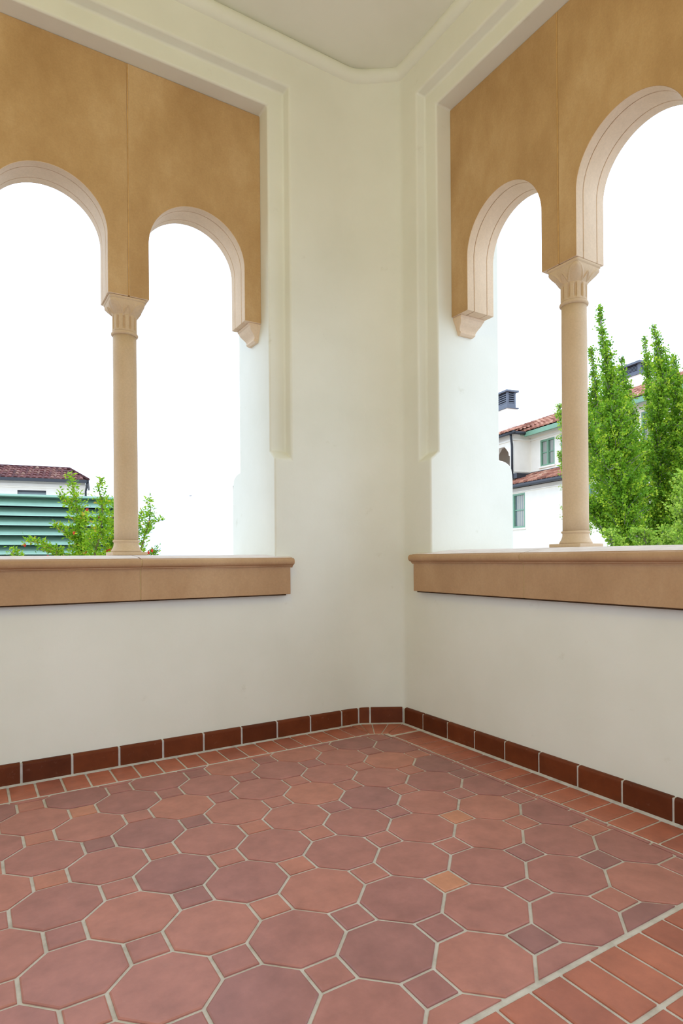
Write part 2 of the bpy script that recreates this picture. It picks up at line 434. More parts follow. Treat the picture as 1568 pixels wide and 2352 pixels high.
# near band: two soldier rows parallel to the left wall
for n in range(44):
    x = -0.004 - 0.1203 * (n + 1) + 0.0
    x = -0.725 + 0.1203 * (n - 44 + 5)
    if x + 0.12 < -0.26:
        add_tile(bd, [(x, -2.708), (x + 0.1203, -2.708), (x + 0.1203, -2.49), (x, -2.49)], rng.random())
        add_tile(bd, [(x, -2.93), (x + 0.1203, -2.93), (x + 0.1203, -2.714), (x, -2.714)], rng.random())
for n in range(26):
    for m in range(11):
        x, y = -0.256 - 0.2 * n, -2.94 - 0.2 * m
        add_tile(bd, [(x - 0.2, y - 0.2), (x, y - 0.2), (x, y), (x - 0.2, y)], rng.random())
bd.toned('border_tiles', BORDERTILE, floor)
# thin slivers that fill the gap between border and field
sl = MB()
for n in range(11):
    y = -0.40 - 0.197 * n
    add_tile(sl, [(-0.285, y - 0.19), (-0.262, y - 0.19), (-0.262, y), (-0.285, y)], 0.4, 0.003, 0.002)
sl.toned('sliver_tiles', FLOORTILE, floor)

# ------------------------------------------------------------------ baseboard tiles with rounded tops
def base_tile(mb, F, a0, a1, h, tone, th=0.024):
    g = 0.006; r = 0.014
    prof = [(0.0, 0.004), (-th, 0.004), (-th, h - r)] + [(-th + r - r * math.cos(t), h - r + r * math.sin(t)) for t in (0.4, 0.8, 1.2, 1.57)] + [(0.0, h)]
    A, B = sorted((a0, a1)); A += g; B -= g
    n = len(prof); v = [F(A, p, z) for p, z in prof] + [F(B, p, z) for p, z in prof]
    fs = [list(range(n))[::-1], [n + i for i in range(n)]] + [[i, (i + 1) % n, n + (i + 1) % n, n + i] for i in range(n)]
    mb.add(v, fs, tone)
def baseboard(name, F, joints, h):
    t = MB(); g = MB()
    for a, b in zip(joints, joints[1:]): base_tile(t, F, a, b, h, rng.random())
    lo, hi = min(joints), max(joints)
    g.add([F(x, n, z) for x in (lo, hi) for n, z in ((0, 0), (-0.019, 0), (-0.019, h - 0.004), (0, h - 0.004))], [[0, 1, 2, 3], [7, 6, 5, 4], [0, 4, 5, 1], [1, 5, 6, 2], [2, 6, 7, 3], [3, 7, 4, 0]])
    g.add([F(x, n, z) for x in (lo, hi) for n, z in ((0, 0), (-0.045, 0), (-0.045, 0.003), (-0.024, 0.007), (0, 0.007))], [[0, 1, 2, 3, 4], [9, 8, 7, 6, 5], [0, 5, 6, 1], [1, 6, 7, 2], [2, 7, 8, 3], [3, 8, 9, 4], [4, 9, 5, 0]])
    gr = g.build(name, GROUT); gr['kind'] = 'structure'
    t.toned('tiles', BASETILE, gr)
    for p in bpy.data.objects[gr.name].children: 
        bm = bmesh.new(); bm.from_mesh(p.data); bmesh.ops.recalc_face_normals(bm, faces=bm.faces); bm.to_mesh(p.data); bm.free()
    return gr
LJ = [-0.29, -0.425] + [-0.425 - 0.2395 * n for n in range(1, 20)]
RJ = [-0.19, -0.395] + [-0.395 - 0.2455 * n for n in range(1, 19)]
baseboard('baseboard_left', LEFT, LJ, 0.110)
baseboard('baseboard_right', RIGHT, RJ, 0.112)
cdir = (Vector((0, -0.165)) - Vector((-0.275, 0)))
CL = cdir.length; cdir.normalize()
CORN = lambda a, n, z: Vector((-0.275 + cdir.x * a + CHN.x * -n, cdir.y * a + CHN.y * -n, z))
baseboard('baseboard_corner', CORN, [-0.002, 0.078, CL - 0.012], 0.111)

# ------------------------------------------------------------------ stone arcades: arch blocks, columns, corbels, sills
def arch_block(F, al, ar, zt, zb, rad, zsp, lo, hi, label, group, joint=None):
    """al < ar : block edges along the wall; lo/hi : arch edges"""
    c = (lo + hi) / 2
    poly = [(al, zt), (al, zb), (lo, zb)] + [(c - rad * math.cos(t), zsp + rad * math.sin(t)) for t in [math.pi * i / 48 for i in range(49)]] + [(hi, zb), (ar, zb), (ar, zt)]
    e = empty('arch_block', F((al + ar) / 2, 0.3, zb), label, 'stone arch', group)
    loc = Vector(e.location)
    for nm, n0, n1, bv, mt in (('front_slab', 0.19, 0.2485, 0.004, [SKYLITSTONE, STONE]), ('core_slab', 0.2520, 0.3625, 0.003, SKYLITSTONE), ('rear_slab', 0.3660, 0.425, 0.004, SKYLITSTONE)):
        m = MB(); m.prism(poly, lambda a, z: F(a, n0, z) - loc, lambda a, z: F(a, n1, z) - loc)
        o = m.build(nm, mt, e, bevel=bv, seg=3, angle=40)
        if nm == 'front_slab':
            cen = sum((p.center for p in o.data.polygons), Vector()) / len(o.data.polygons)
            for p in o.data.polygons:
                if len(p.vertices) > 20 and (F(0, 1, 0).dot(p.center - cen)) < 0: p.material_index = 1  # room-side face stays tan; reveals carry the painted sky light
    if joint is not None:
        m = MB(); m.box(joint - 0.0043, joint + 0.0043, 0.1903, 0.42, zb + 0.004, zt - 0.002, fr=lambda a, n, z: F(a, n, z) - loc)
        m.build('mortar_joint', JOINT, e)
    return e
PITCH = 0.848
def arcade(F, e0, first_hi, zt, zb, apex, labels, group, side):
    w, pier = 0.612, 0.236
    rad = w / 2; zsp = apex - rad
    edges = []
    for b in range(3):
        hi = first_hi - PITCH * b; lo = hi - w
        ar = e0 if b == 0 else hi + pier / 2 - 0.0045
        al = lo - pier / 2 + 0.0045 if b < 2 else lo - (e0 - first_hi)
        arch_block(F, al, ar, zt, zb, rad, zsp, lo, hi, labels[b], group, lo - pier / 2 if b < 2 else None)
        edges.append((lo, hi))
    return edges
arcade(LEFT, AJL - 0.001, -1.015, ZHL - 0.002, 2.716, 3.360,
       ['tan stone arch beside the plaster corner in the left wall opening', 'tan stone arch cut by the left picture edge, beyond the left column',
        'third tan stone arch of the left wall, farthest from the corner'], 'stone arches of the left opening', 'L')
arcade(RIGHT, AJR - 0.001, -0.626, ZHR - 0.002, 2.757, 3.405,
       ['tan stone arch beside the plaster corner in the right wall opening', 'tan stone arch cut by the right picture edge, beyond the right column',
        'third tan stone arch of the right wall, farthest from the corner'], 'stone arches of the right opening', 'R')

def capital_mesh(zr, zn, zt, half):
    """necking ring, fluted neck, leaf bell and square top; z given from the column foot"""
    N = 240
    def sq(th, p):  # superellipse radius for unit half-width
        return (abs(math.cos(th)) ** p + abs(math.sin(th)) ** p) ** (-1 / p)
    r0 = 0.069
    zs = []
    for i in range(7):   # necking ring
        a = math.pi * i / 6 - math.pi / 2
        zs.append(('ring', zr + 0.011 * math.sin(a), 0.0095 * math.cos(a)))
    for i in range(13): zs.append(('neck', zr + 0.012 + (zn - zr - 0.012) * i / 12, i / 12))
    for i in range(1, 41): zs.append(('bell', zn + (zt - 0.016 - zn) * i / 40, i / 40))
    for z, k in ((zt - 0.0155, 1.0), (zt - 0.013, 1.045), (zt - 0.004, 1.06), (zt, 1.06)): zs.append(('top', z, k))
    v = []
    for kind, z, t in zs:
        for q in range(N):
            th = 2 * math.pi * q / N
            if kind == 'ring': r = r0 + t
            elif kind == 'neck':
                ph = (th * 12 / (2 * math.pi)) % 1.0
                d = abs(ph - 0.5) * 2
                inside = max(0.0, 1 - (d / 0.42) ** 4) if d < 0.42 else 0
                tt = min(1, max(0, (t - 0.10) / 0.12)) * min(1, max(0, (0.97 - t) / 0.08))
                r = r0 + 0.002 - 0.012 * inside * tt
            elif kind == 'bell':
                p = 2 + 10 * min(1, t * 1.15) ** 1.5
                grow = r0 + (half - r0) * (math.sin((t - 0.5) * math.pi) * 0.5 + 0.5) ** 0.62
                r = grow * (1 + (sq(th, p) - 1) * min(1, t * 1.3))
                # four corner leaves and four small side leaves, raised as ogee outlines
                u = ((th - math.pi / 4 + math.pi / 4) % (math.pi / 2) - math.pi / 4) / (math.pi / 4)   # 0 at corners
                wl = 0.62 * (1 - t) ** 0.55 + 0.05 * math.sin(t * math.pi)
                d = abs(abs(u) - wl)
                r += 0.0105 * math.exp(-(d / 0.07) ** 2) * min(1, t * 6) * (1 - t) ** 0.4
                if abs(u) < wl: r += 0.008 * (1 - (abs(u) / max(wl, .01)) ** 2) * math.sin(t * math.pi)
                us = 1 - abs(u)
                ws = 0.36 * max(0.0, 0.62 - t) / 0.62
                if t < 0.62: r += 0.0085 * math.exp(-((us - ws) / 0.05) ** 2) * min(1, t * 8)
            else: r = half * t * sq(th, 14)
            # diagonal symmetry: corners of the square sit at 45 degrees
            v.append((r * math.cos(th), r * math.sin(th), z))
    n = N; L = len(zs)
    f = [[i * n + k, i * n + (k + 1) % n, (i + 1) * n + (k + 1) % n, (i + 1) * n + k] for i in range(L - 1) for k in range(n)]
    f += [list(range(n))[::-1], [(L - 1) * n + k for k in range(n)]]
    return v, f

def column(F, a, zf, zpl, zbase, zr, zn, zt, label, group):
    e = empty('stone_column', F(a, 0.305, zf), label, 'column', group)
    z = lambda h: h - zf
    m = MB(); m.box(-0.099, 0.099, -0.105, 0.105, 0.0, z(zpl)); m.build('plinth', COLSTONE, e, bevel=0.003)
    m = MB(); m.lathe([(0.072, z(zpl) + 0.0005), (0.0885, z(zpl) + 0.0005), (0.088, z(zpl) + 0.008)] +
                      [(0.0715 + 0.0165 * (1 - math.sin(t * math.pi / 2)) ** 1.3, z(zpl) + 0.008 + (zbase - zpl - 0.016) * t) for t in [i / 10 for i in range(11)]] +
                      [(0.0765, z(zbase) - 0.005), (0.0785, z(zbase)), (0.0765, z(zbase) + 0.005), (0.0705, z(zbase) + 0.007)], 56)
    m.build('base', COLSTONE, e, smooth=True)
    m = MB(); top = z(zr) - 0.011; lo = z(zbase) + 0.007
    m.lathe([(0.0700 - 0.0022 * (i / 12) ** 1.6, lo + (top - lo) * i / 12) for i in range(13)], 64)
    m.build('shaft', COLSTONE, e, smooth=True)
    v, f = capital_mesh(z(zr), z(zn), z(zt), 0.1)
    obj('capital', v, f, COLSTONE, e, smooth=True)
    return e
gl, gr_ = 'columns of the left opening', 'columns of the right opening'
column(LEFT, -1.7475, 1.1755, 1.196, 1.262, 2.515, 2.622, 2.7145, 'slender tan stone column standing on the left sill', gl)
column(LEFT, -1.7475 - PITCH, 1.1755, 1.196, 1.262, 2.515, 2.622, 2.7145, 'second stone column of the left sill, away from the corner', gl)
column(RIGHT, -1.366, 1.1985, 1.218, 1.283, 2.552, 2.656, 2.7555, 'slender tan stone column standing on the right sill', gr_)
column(RIGHT, -1.366 - PITCH, 1.1985, 1.218, 1.283, 2.552, 2.656, 2.7555, 'second stone column of the right sill, away from the corner', gr_)

def corbel(F, a, sgn, zt, label, group):
    """moulded bracket on the jamb; sgn: direction away from the jamb"""
    prof = [(0.0, 0.082, 0.0), (0.0, 0.082, 0.012), (0.002, 0.074, 0.017)]
    for i in range(1, 10):
        t = i / 9
        prof.append((0.004 + 0.036 * t, 0.073 - 0.043 * (t - 0.13 * math.sin(2 * math.pi * t)), 0.018 + 0.072 * t))
    prof += [(0.042, 0.034, 0.091), (0.042, 0.034, 0.100), (0.050, 0.020, 0.112)]
    v = []
    for k, p, d in prof:
        n0, n1 = 0.203 + k * 0.9, 0.412 - k * 0.9
        for aa, nn in ((0.0, n0), (p, n0), (p, n1), (0.0, n1)):
            v.append(F(a + sgn * aa, nn, zt - d))
    L = len(prof)
    f = [[i * 4 + k, i * 4 + (k + 1) % 4, (i + 1) * 4 + (k + 1) % 4, (i + 1) * 4 + k] for i in range(L - 1) for k in range(4)]
    f += [[0, 1, 2, 3], [(L - 1) * 4 + k for k in (3, 2, 1, 0)]]
    o = obj('corbel', [], [], STONE)
    loc = F(a, 0.3, zt)
    bpy.data.objects.remove(o)
    o = obj('corbel', [p - loc for p in v], f, SKYLITSTONE, bevel=0.002)
    o.location = loc
    return tag(o, label, 'corbel', group)
corbel(LEFT, AJL, -1, 2.7155, 'small moulded stone corbel under the arch end at the left jamb', 'corbels of the left opening')
corbel(LEFT, BJL, 1, 2.7155, 'moulded stone corbel at the far jamb of the left opening', 'corbels of the left opening')
corbel(RIGHT, AJR, -1, 2.7565, 'small moulded stone corbel under the arch end at the right jamb', 'corbels of the right opening')
corbel(RIGHT, BJR, 1, 2.7565, 'moulded stone corbel at the far jamb of the right opening', 'corbels of the right opening')

def sill(F, e0, aj, bj, joints, zb, za, zl, zk, depth, label):
    """apron (front face) and moulded coping, cut into stones at the joints"""
    e1 = bj - (e0 - aj)
    root = empty('stone_sill', F((e0 + e1) / 2, 0, zb), label, 'window sill')
    loc = Vector(root.location)
    G = lambda a, n, z: F(a, n, z) - loc
    cuts = [e0] + joints + [e1]
    zi = zl + 0.012; r = (zl - za - 0.016) / 2; zc = za + 0.016 + r
    roll = [(0.0, za), (-0.052, za), (-0.052, za + 0.006), (-0.060, za + 0.008), (-0.060, za + 0.014)] + \
           [(-0.064 - r * 0.95 * math.cos(t), zc + r * math.sin(t)) for t in [-math.pi / 2 + math.pi * i / 14 for i in range(15)]] + \
           [(-0.056, zl), (-0.054, zl - 0.004), (-0.049, zl - 0.004), (-0.048, zl + 0.004), (0.0, zi)]
    for x0, x1 in zip(cuts, cuts[1:]):
        x0 -= 0.0025 if x0 != e0 else 0; x1 += 0.0025 if x1 != e1 else 0
        m = MB(); m.prism([(-0.050, zb), (-0.050, za + 0.005), (0.0, za + 0.005), (0.0, zb)], lambda n, z: G(x0, n, z), lambda n, z: G(x1, n, z))
        m.build('apron', SILLSTONE, root, bevel=0.003)
        k0 = x0 + (0.014 if x0 == e0 else 0); k1 = x1 - (0.014 if x1 == e1 else 0)
        m = MB(); m.prism(roll, lambda n, z: G(k0, n, z), lambda n, z: G(k1, n, z))
        y0, y1 = min(x0, aj - 0.001), max(x1, bj + 0.001)
        m.prism([(0.0, za), (0.0, zi), (0.16, zk - 0.001), (depth, zk), (depth + 0.02, zk - 0.01), (depth + 0.02, za)], lambda n, z: G(y0, n, z), lambda n, z: G(y1, n, z))
        o = m.build('coping', [SILLSTONE, WEATHERED_SKYLIT], root, bevel=0.0025, angle=50)
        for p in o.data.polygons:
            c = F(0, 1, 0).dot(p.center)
            if p.normal.z > 0.6 and c > -0.049: p.material_index = 1  # upward faces: weathered tone with painted sky light
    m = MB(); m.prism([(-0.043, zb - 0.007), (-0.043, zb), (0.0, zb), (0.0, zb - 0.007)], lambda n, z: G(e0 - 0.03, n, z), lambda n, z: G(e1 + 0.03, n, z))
    m.build('bottom_joint_shade', JOINTSHADE, root)  # dark strip standing in for shade in the gap under the apron
    for j in joints:
        m = MB(); m.prism([(-0.0485, zb + 0.002), (-0.0485, za), (-0.058, za + 0.012)] + [(-0.064 - (r - .002) * 0.95 * math.cos(t), zc + (r - .002) * math.sin(t)) for t in [-math.pi / 2 + math.pi * i / 10 for i in range(11)]] + [(0.0, zl), (0, zb + 0.002)],
                          lambda n, z: G(j - 0.0026, n, z), lambda n, z: G(j + 0.0026, n, z))
        m.build('mortar_joint', MORTAR, root)
    return root
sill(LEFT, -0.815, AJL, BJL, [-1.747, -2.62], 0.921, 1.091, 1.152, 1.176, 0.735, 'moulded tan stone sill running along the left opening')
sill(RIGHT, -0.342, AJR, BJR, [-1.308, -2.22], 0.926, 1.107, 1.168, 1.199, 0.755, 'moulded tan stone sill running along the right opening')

# ------------------------------------------------------------------ outdoors
GZ = -4.6
struct('ground', [(-80, 0.9, GZ), (120, 0.9, GZ), (120, 140, GZ), (-80, 140, GZ), (0.9, 0.9, GZ), (0.9, -60, GZ), (120, -60, GZ)], [[0, 1, 2, 3], [4, 5, 6, 1]], GROUND)
# pale hazy ridge far away on the left
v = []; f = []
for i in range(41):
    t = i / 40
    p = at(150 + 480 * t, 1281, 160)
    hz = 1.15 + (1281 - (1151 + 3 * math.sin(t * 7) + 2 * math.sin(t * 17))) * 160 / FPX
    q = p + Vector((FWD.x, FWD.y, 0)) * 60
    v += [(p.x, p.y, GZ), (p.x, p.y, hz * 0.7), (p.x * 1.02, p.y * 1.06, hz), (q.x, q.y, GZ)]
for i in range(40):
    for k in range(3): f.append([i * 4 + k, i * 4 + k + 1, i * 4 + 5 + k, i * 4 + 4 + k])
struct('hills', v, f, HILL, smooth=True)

def frame(origin, az):
    """local frame: u along azimuth az, w to the left of it, z up"""
    d = Vector((math.cos(az), math.sin(az), 0)); n = Vector((-math.sin(az), math.cos(az), 0))
    o = Vector(origin)
    return lambda u, w, z: o + d * u + n * w + Vector((0, 0, z - o.z))

def barrel_roof(F, u0, u1, w0, z0, w1, z1, rng, pitch=0.29, course=0.42, r=0.105, hip0=0.0, hip1=0.0):
    """rows of half-round clay tiles from the eave (w0, z0) up to (w1, z1); hips narrow the roof towards the top"""
    m = MB(); L = math.hypot(w1 - w0, z1 - z0); nc = max(1, int(L / course)); lo, hi = min(u0, u1), max(u0, u1)
    ew, ez = (w1 - w0) / L, (z1 - z0) / L; nw, nz = -ez, ew
    if nz < 0: nw, nz = -nw, -nz
    P = lambda u, s, hgt: F(u, w0 + ew * s + nw * hgt, z0 + ez * s + nz * hgt)
    m.add([P(lo, 0, -0.02), P(hi, 0, -0.02), P(hi - hip1, L, -0.02), P(lo + hip0, L, -0.02)], [[0, 1, 2, 3]], 0.1)
    cols = int((hi - lo) / pitch)
    for c in range(cols + 1):
        u = lo + 0.1 + c * pitch
        if u > hi - 0.05: break
        for s in range(nc):
            a, b = s * L / nc - (0.06 if s == 0 else 0.0), (s + 1) * L / nc + 0.05
            mid = (a + b) / 2 / L
            if u < lo + hip0 * mid + 0.03 or u > hi - hip1 * mid - 0.03: continue
            k = 6; v = []
            for sv, rr, lift in ((a, r, 0.035), (b, r * 0.82, 0.0)):
                v += [P(u + rr * math.cos(math.pi * i / k), sv, lift + rr * 0.8 * math.sin(math.pi * i / k)) for i in range(k + 1)]
            f = [[i, i + 1, k + 2 + i, k + 1 + i] for i in range(k)] + [list(range(k + 1))]
            m.add(v, f, min(1, max(0, rng.gauss(0.5, 0.25))))
            # pan tile between two covers
            v = [P(u + pitch / 2 + x, sv, 0.012 + 0.03 * (x / 0.09) ** 2) for sv in (a + 0.02, b) for x in (-0.09, 0, 0.09)]
            if u + pitch < hi - hip1 * mid: m.add(v, [[0, 1, 4, 3], [1, 2, 5, 4]], min(1, max(0, rng.gauss(0.3, 0.2))))
    return m

def window(parent, F, u0, u1, z0, z1, w, mull=True, sillp=True, depth=0.10):
    """recessed casement: teal frame, glass, curtain, pale sill; w is the wall face"""
    lo, hi = min(u0, u1), max(u0, u1); t = 0.075
    m = MB()
    for a, b, c, d in ((lo, lo + t, z0, z1), (hi - t, hi, z0, z1), (lo + t, hi - t, z1 - t, z1), (lo + t, hi - t, z0, z0 + t)):
        m.box(a, b, w - depth, w - depth + 0.09, c, d, fr=F)
    if mull: m.box((lo + hi) / 2 - 0.05, (lo + hi) / 2 + 0.05, w - depth, w - depth + 0.09, z0 + t, z1 - t, fr=F)
    zm = z0 + (z1 - z0) * 0.52
    m.box(lo + t, hi - t, w - depth, w - depth + 0.05, zm - 0.02, zm + 0.02, fr=F)
    fr_ = m.build('window', TEALTRIM, parent, bevel=0)
    m = MB(); m.box(lo + t / 2, hi - t / 2, w - depth - 0.004, w - depth + 0.010, z0 + t / 2, z1 - t / 2, fr=F); m.build('pane', GLASS, fr_)
    m = MB(); n = 14
    for a, b in ((lo + t, lo + (hi - lo) * 0.40), (lo + (hi - lo) * 0.60, hi - t)):
        v = []
        for i in range(n + 1):
            u = a + (b - a) * i / n
            v += [F(u, w - depth + 0.012 + 0.006 * math.sin(i * 2.1), z) for z in (z0 + t, z1 - t)]
        m.add(v, [[2 * i, 2 * i + 2, 2 * i + 3, 2 * i + 1] for i in range(n)])
    m.build('curtain', CURTAIN, fr_)
    if sillp:
        m = MB(); m.box(lo - 0.06, hi + 0.06, w - depth, w + 0.07, z0 - 0.07, z0, fr=F); m.build('sill', WHITEWALL, fr_)
    return fr_

def wall_with_holes(F, u0, u1, z0, z1, w, th, holes):
    """wall slab between u0..u1 with rectangular openings (ulo, uhi, zlo, zhi)"""
    us = sorted({u0, u1, *[h[0] for h in holes], *[h[1] for h in holes]}); zs = sorted({z0, z1, *[h[2] for h in holes], *[h[3] for h in holes]})
    m = MB()
    for a, b in zip(us, us[1:]):
        for c, d in zip(zs, zs[1:]):
            um, zm = (a + b) / 2, (c + d) / 2
            if any(h[0] < um < h[1] and h[2] < zm < h[3] for h in holes): continue
            m.box(a, b, w - th, w, c, d, fr=F)
    return m

# ---- white villa on the right
AZ = math.radians(79.2)
BO = (18.284, 15.114, 0.0)
FB = frame(BO, AZ)
villa = empty('villa', FB(-4, 0, GZ), 'white stucco villa with red tiled roofs behind the trees on the right', 'building')
FV = (lambda o: (lambda u, w, z: FB(u, w, z) - o))(Vector(villa.location))
rb = random.Random(5)
up = [(-1.57, -0.65, 4.96, 6.09), (-2.87, -1.95, 4.96, 6.09), (-4.9, -3.98, 4.96, 6.09), (-7.0, -6.08, 4.96, 6.09)]
m = wall_with_holes(FV, -16, 0.0, GZ, 6.5, 0.0, 0.18, up); m.build('upper_wall', WHITEWALL, villa)
for h in up: window(villa, FV, *h, 0.0)
low = [(-0.91, 0.75, 2.36, 3.82), (-6.3, -4.62, 2.36, 3.72), (-10.2, -8.6, 2.36, 3.72)]
m = wall_with_holes(FV, -16, 5.0, GZ, 4.05, 1.0, 0.18, low); m.build('lower_wall', WHITEWALL, villa)
for h in low: window(villa, FV, *h, 1.0)
# projecting bay with its arched porch
m = MB()
m.box(-0.0, 0.16, 0.0, 0.87, GZ, 6.5, fr=FV)
m.box(0.16, 0.30, 0.70, 0.87, 4.3, 6.5, fr=FV)
m.box(1.5, 5.0, 0.70, 0.87, 4.3, 6.5, fr=FV)
poly = [(0.30, 6.5), (0.30, 5.55), (0.38, 5.55), (0.40, 5.70), (0.55, 5.86), (0.62, 5.92), (0.70, 6.0), (1.1, 6.0), (1.18, 5.92), (1.25, 5.86), (1.42, 5.70), (1.44, 5.55), (1.5, 5.55), (1.5, 6.5)]
m.prism(poly, lambda u, z: FV(u, 0.70, z), lambda u, z: FV(u, 0.87, z))
m.box(0.0, 5.0, -0.5, -0.4, 4.3, 6.5, fr=FV)
m.build('bay_wall', WHITEWALL, villa)
window(villa, FV, 0.30, 1.25, 4.4, 5.62, -0.3, True, False)
# cornice bands
m = MB(); m.box(-16, 0.0, 0, 0.05, 6.16, 6.24, fr=FV); m.box(-16, 0.0, 0, 0.10, 6.30, 6.40, fr=FV)
m.box(-0.05, 0.0, 0, 0.92, 6.16, 6.24, fr=FV); m.box(-0.06, 5, 0.87, 0.92, 6.16, 6.24, fr=FV)
m.box(-16, 5, 1.0, 1.05, 3.86, 3.90, fr=FV); m.box(-16, 0, 0, 0.04, 4.80, 4.84, fr=FV); m.box(-0.04, 0.0, 0.0, 0.91, 4.80, 4.84, fr=FV)
m.build('cornice', WHITEWALL, villa)
# roofs
barrel_roof(FV, -16, 7.0, 0.50, 6.50, -3.2, 8.06, rb).toned('main_roof', ROOFTILE, villa)
barrel_roof(FV, -0.42, 5.5, 1.25, 6.46, -0.2, 7.0, rb, hip0=0.2).toned('bay_roof', ROOFTILE, villa)
barrel_roof(FV, -16, 5.0, 1.30, 4.18, 0.02, 4.72, rb).toned('skirt_roof', ROOFTILE, villa)
m = MB(); m.box(-16, 0.0, 0.0, 0.55, 6.40, 6.47, fr=FV); m.box(-16, -0.3, 0.47, 0.56, 6.28, 6.46, fr=FV); m.build('eave_board', TEALTRIM, villa)
m = MB()
m.tube([FV(-0.45, 1.18, 6.42), FV(0.0, 1.2, 6.42), FV(5.4, 1.2, 6.42)], 0.075); m.tube([FV(-0.35, 0.4, 6.42), FV(-0.35, 1.2, 6.42)], 0.075)
m.tube([FV(-16, 1.32, 4.10), FV(5, 1.32, 4.10)], 0.085)
m.build('gutter', SLATE, villa, smooth=True)
m = MB(); m.tube([FV(-0.12, 1.12, 6.40), FV(-0.12, 1.10, 6.22), FV(0.0, 0.98, 6.0), FV(0.02, 0.96, 5.88), FV(0.02, 0.96, 4.45)], 0.05); m.build('downpipe', SLATE, villa, smooth=True)
m = MB(); m.box(-16, 4, 0.0, 0.06, 4.66, 4.80, fr=FV); m.box(-0.3, 0.3, -0.1, 0.95, 4.5, 4.72, fr=FV); m.build('flashing', SLATE, villa)
m = MB(); m.box(-16, 5, -3.6, -3.2, GZ, 8.0, fr=FV); m.build('rear_wall', WHITEWALL, villa)

def chimney(u0, u1, w0, w1, zb, zs, zv):
    m = MB(); m.box(u0, u1, w0, w1, zb, zs, fr=FV); st = m.build('chimney', WHITEWALL, villa)
    m = MB(); a, b, c, d = u0 + 0.06, u1 - 0.06, w0 + 0.06, w1 - 0.06
    m.box(u0 - 0.05, u1 + 0.05, w0 - 0.05, w1 + 0.05, zs, zs + 0.05, fr=FV)
    hb = (zv - zs) * 0.30
    m.box(a, b, c, d, zs + 0.05, zs + hb, fr=FV)
    t = 0.10
    for x in (a, b - t):
        for y in (c, d - t): m.box(x, x + t, y, y + t, zs + hb, zv - 0.09, fr=FV)
    n = 5
    for i in range(n):
        z = zs + hb + (zv - 0.12 - zs - hb) * (i + 0.2) / n; hh = (zv - 0.12 - zs - hb) / n * 0.5
        m.box(a + 0.02, b - 0.02, c + 0.02, c + 0.06, z, z + hh, fr=FV); m.box(a + 0.02, b - 0.02, d - 0.06, d - 0.02, z, z + hh, fr=FV)
        m.box(a + 0.02, a + 0.06, c + 0.06, d - 0.06, z, z + hh, fr=FV); m.box(b - 0.06, b - 0.02, c + 0.06, d - 0.06, z, z + hh, fr=FV)
    m.box(u0 - 0.06, u1 + 0.06, w0 - 0.06, w1 + 0.06, zv - 0.09, zv, fr=FV)
    m.build('vent_cap', VENTMETAL, st)
    m = MB(); m.box(a + 0.08, b - 0.08, c + 0.08, d - 0.08, zs + hb, zv - 0.1, fr=FV); m.build('vent_core', DARK, st)
chimney(4.55, 5.6, -2.65, -2.0, 7.0, 8.83, 9.78)
chimney(-3.14, -2.0, -4.3, -3.0, 7.4, 8.55, 9.10)

# ---- far white building on the left, seen over the teal louvres
AL = math.radians(-9.7)
co = at(197, 1281, 25)
FL0 = frame((co.x, co.y, 0), AL)
lodge = empty('low_building', FL0(-4, 0, GZ), 'white building with weathered tile roof and dark gutter beyond the teal louvres', 'building')
FL = (lambda o: (lambda u, w, z: FL0(u, w, z) - o))(Vector(lodge.location))
m = wall_with_holes(FL, -12, 0, GZ, 4.27, 0.18, 0.18, [(-2.42, -1.42, 2.6, 3.90)]); m.box(-12, 0, 2.4, 2.6, GZ, 4.27, fr=FL); m.box(-0.18, 0, 0.18, 2.4, GZ, 4.27, fr=FL); m.build('wall', WHITEWALL, lodge)
m = MB(); m.box(-12, 0.05, -0.06, 0.0, 4.05, 4.16, fr=FL); m.box(-12, 0.02, -0.03, 0.0, 3.99, 4.05, fr=FL); m.build('cornice', WHITEWALL, lodge)
m = MB(); m.box(-2.42, -1.42, 0.12, 0.14, 2.6, 3.90, fr=FL); wg = m.build('window', GLASS, lodge)
m = MB(); m.box(-2.42, -1.42, 0.05, 0.12, 3.84, 3.90, fr=FL); m.build('frame', SLATE, wg)
barrel_roof(FL, -12, 0.12, -0.28, 4.34, 1.35, 4.98, rb, pitch=0.21, course=0.3, r=0.072, hip1=0.75).toned('roof', ROOFTILE2, lodge)
m = MB(); m.tube([FL(-12, 1.37, 5.0), FL(-0.62, 1.37, 5.0), FL(0.12, -0.26, 4.38)], 0.06); m.build('ridge_tiles', ROOFTILE2, lodge, smooth=True)
m = MB(); m.box(-12, 0.12, -0.40, -0.27, 4.22, 4.34, fr=FL); m.box(-12, 0.1, -0.3, 0.0, 4.26, 4.30, fr=FL); m.box(0.06, 0.14, -0.4, 2.5, 4.22, 4.34, fr=FL); m.build('gutter', SLATE, lodge)
m = MB(); m.tube([FL(0.06, -0.33, 4.24), FL(0.06, -0.28, 4.08), FL(0.02, -0.08, 3.9), FL(0.02, -0.08, 1.0)], 0.04); m.build('downpipe', SLATE, lodge, smooth=True)

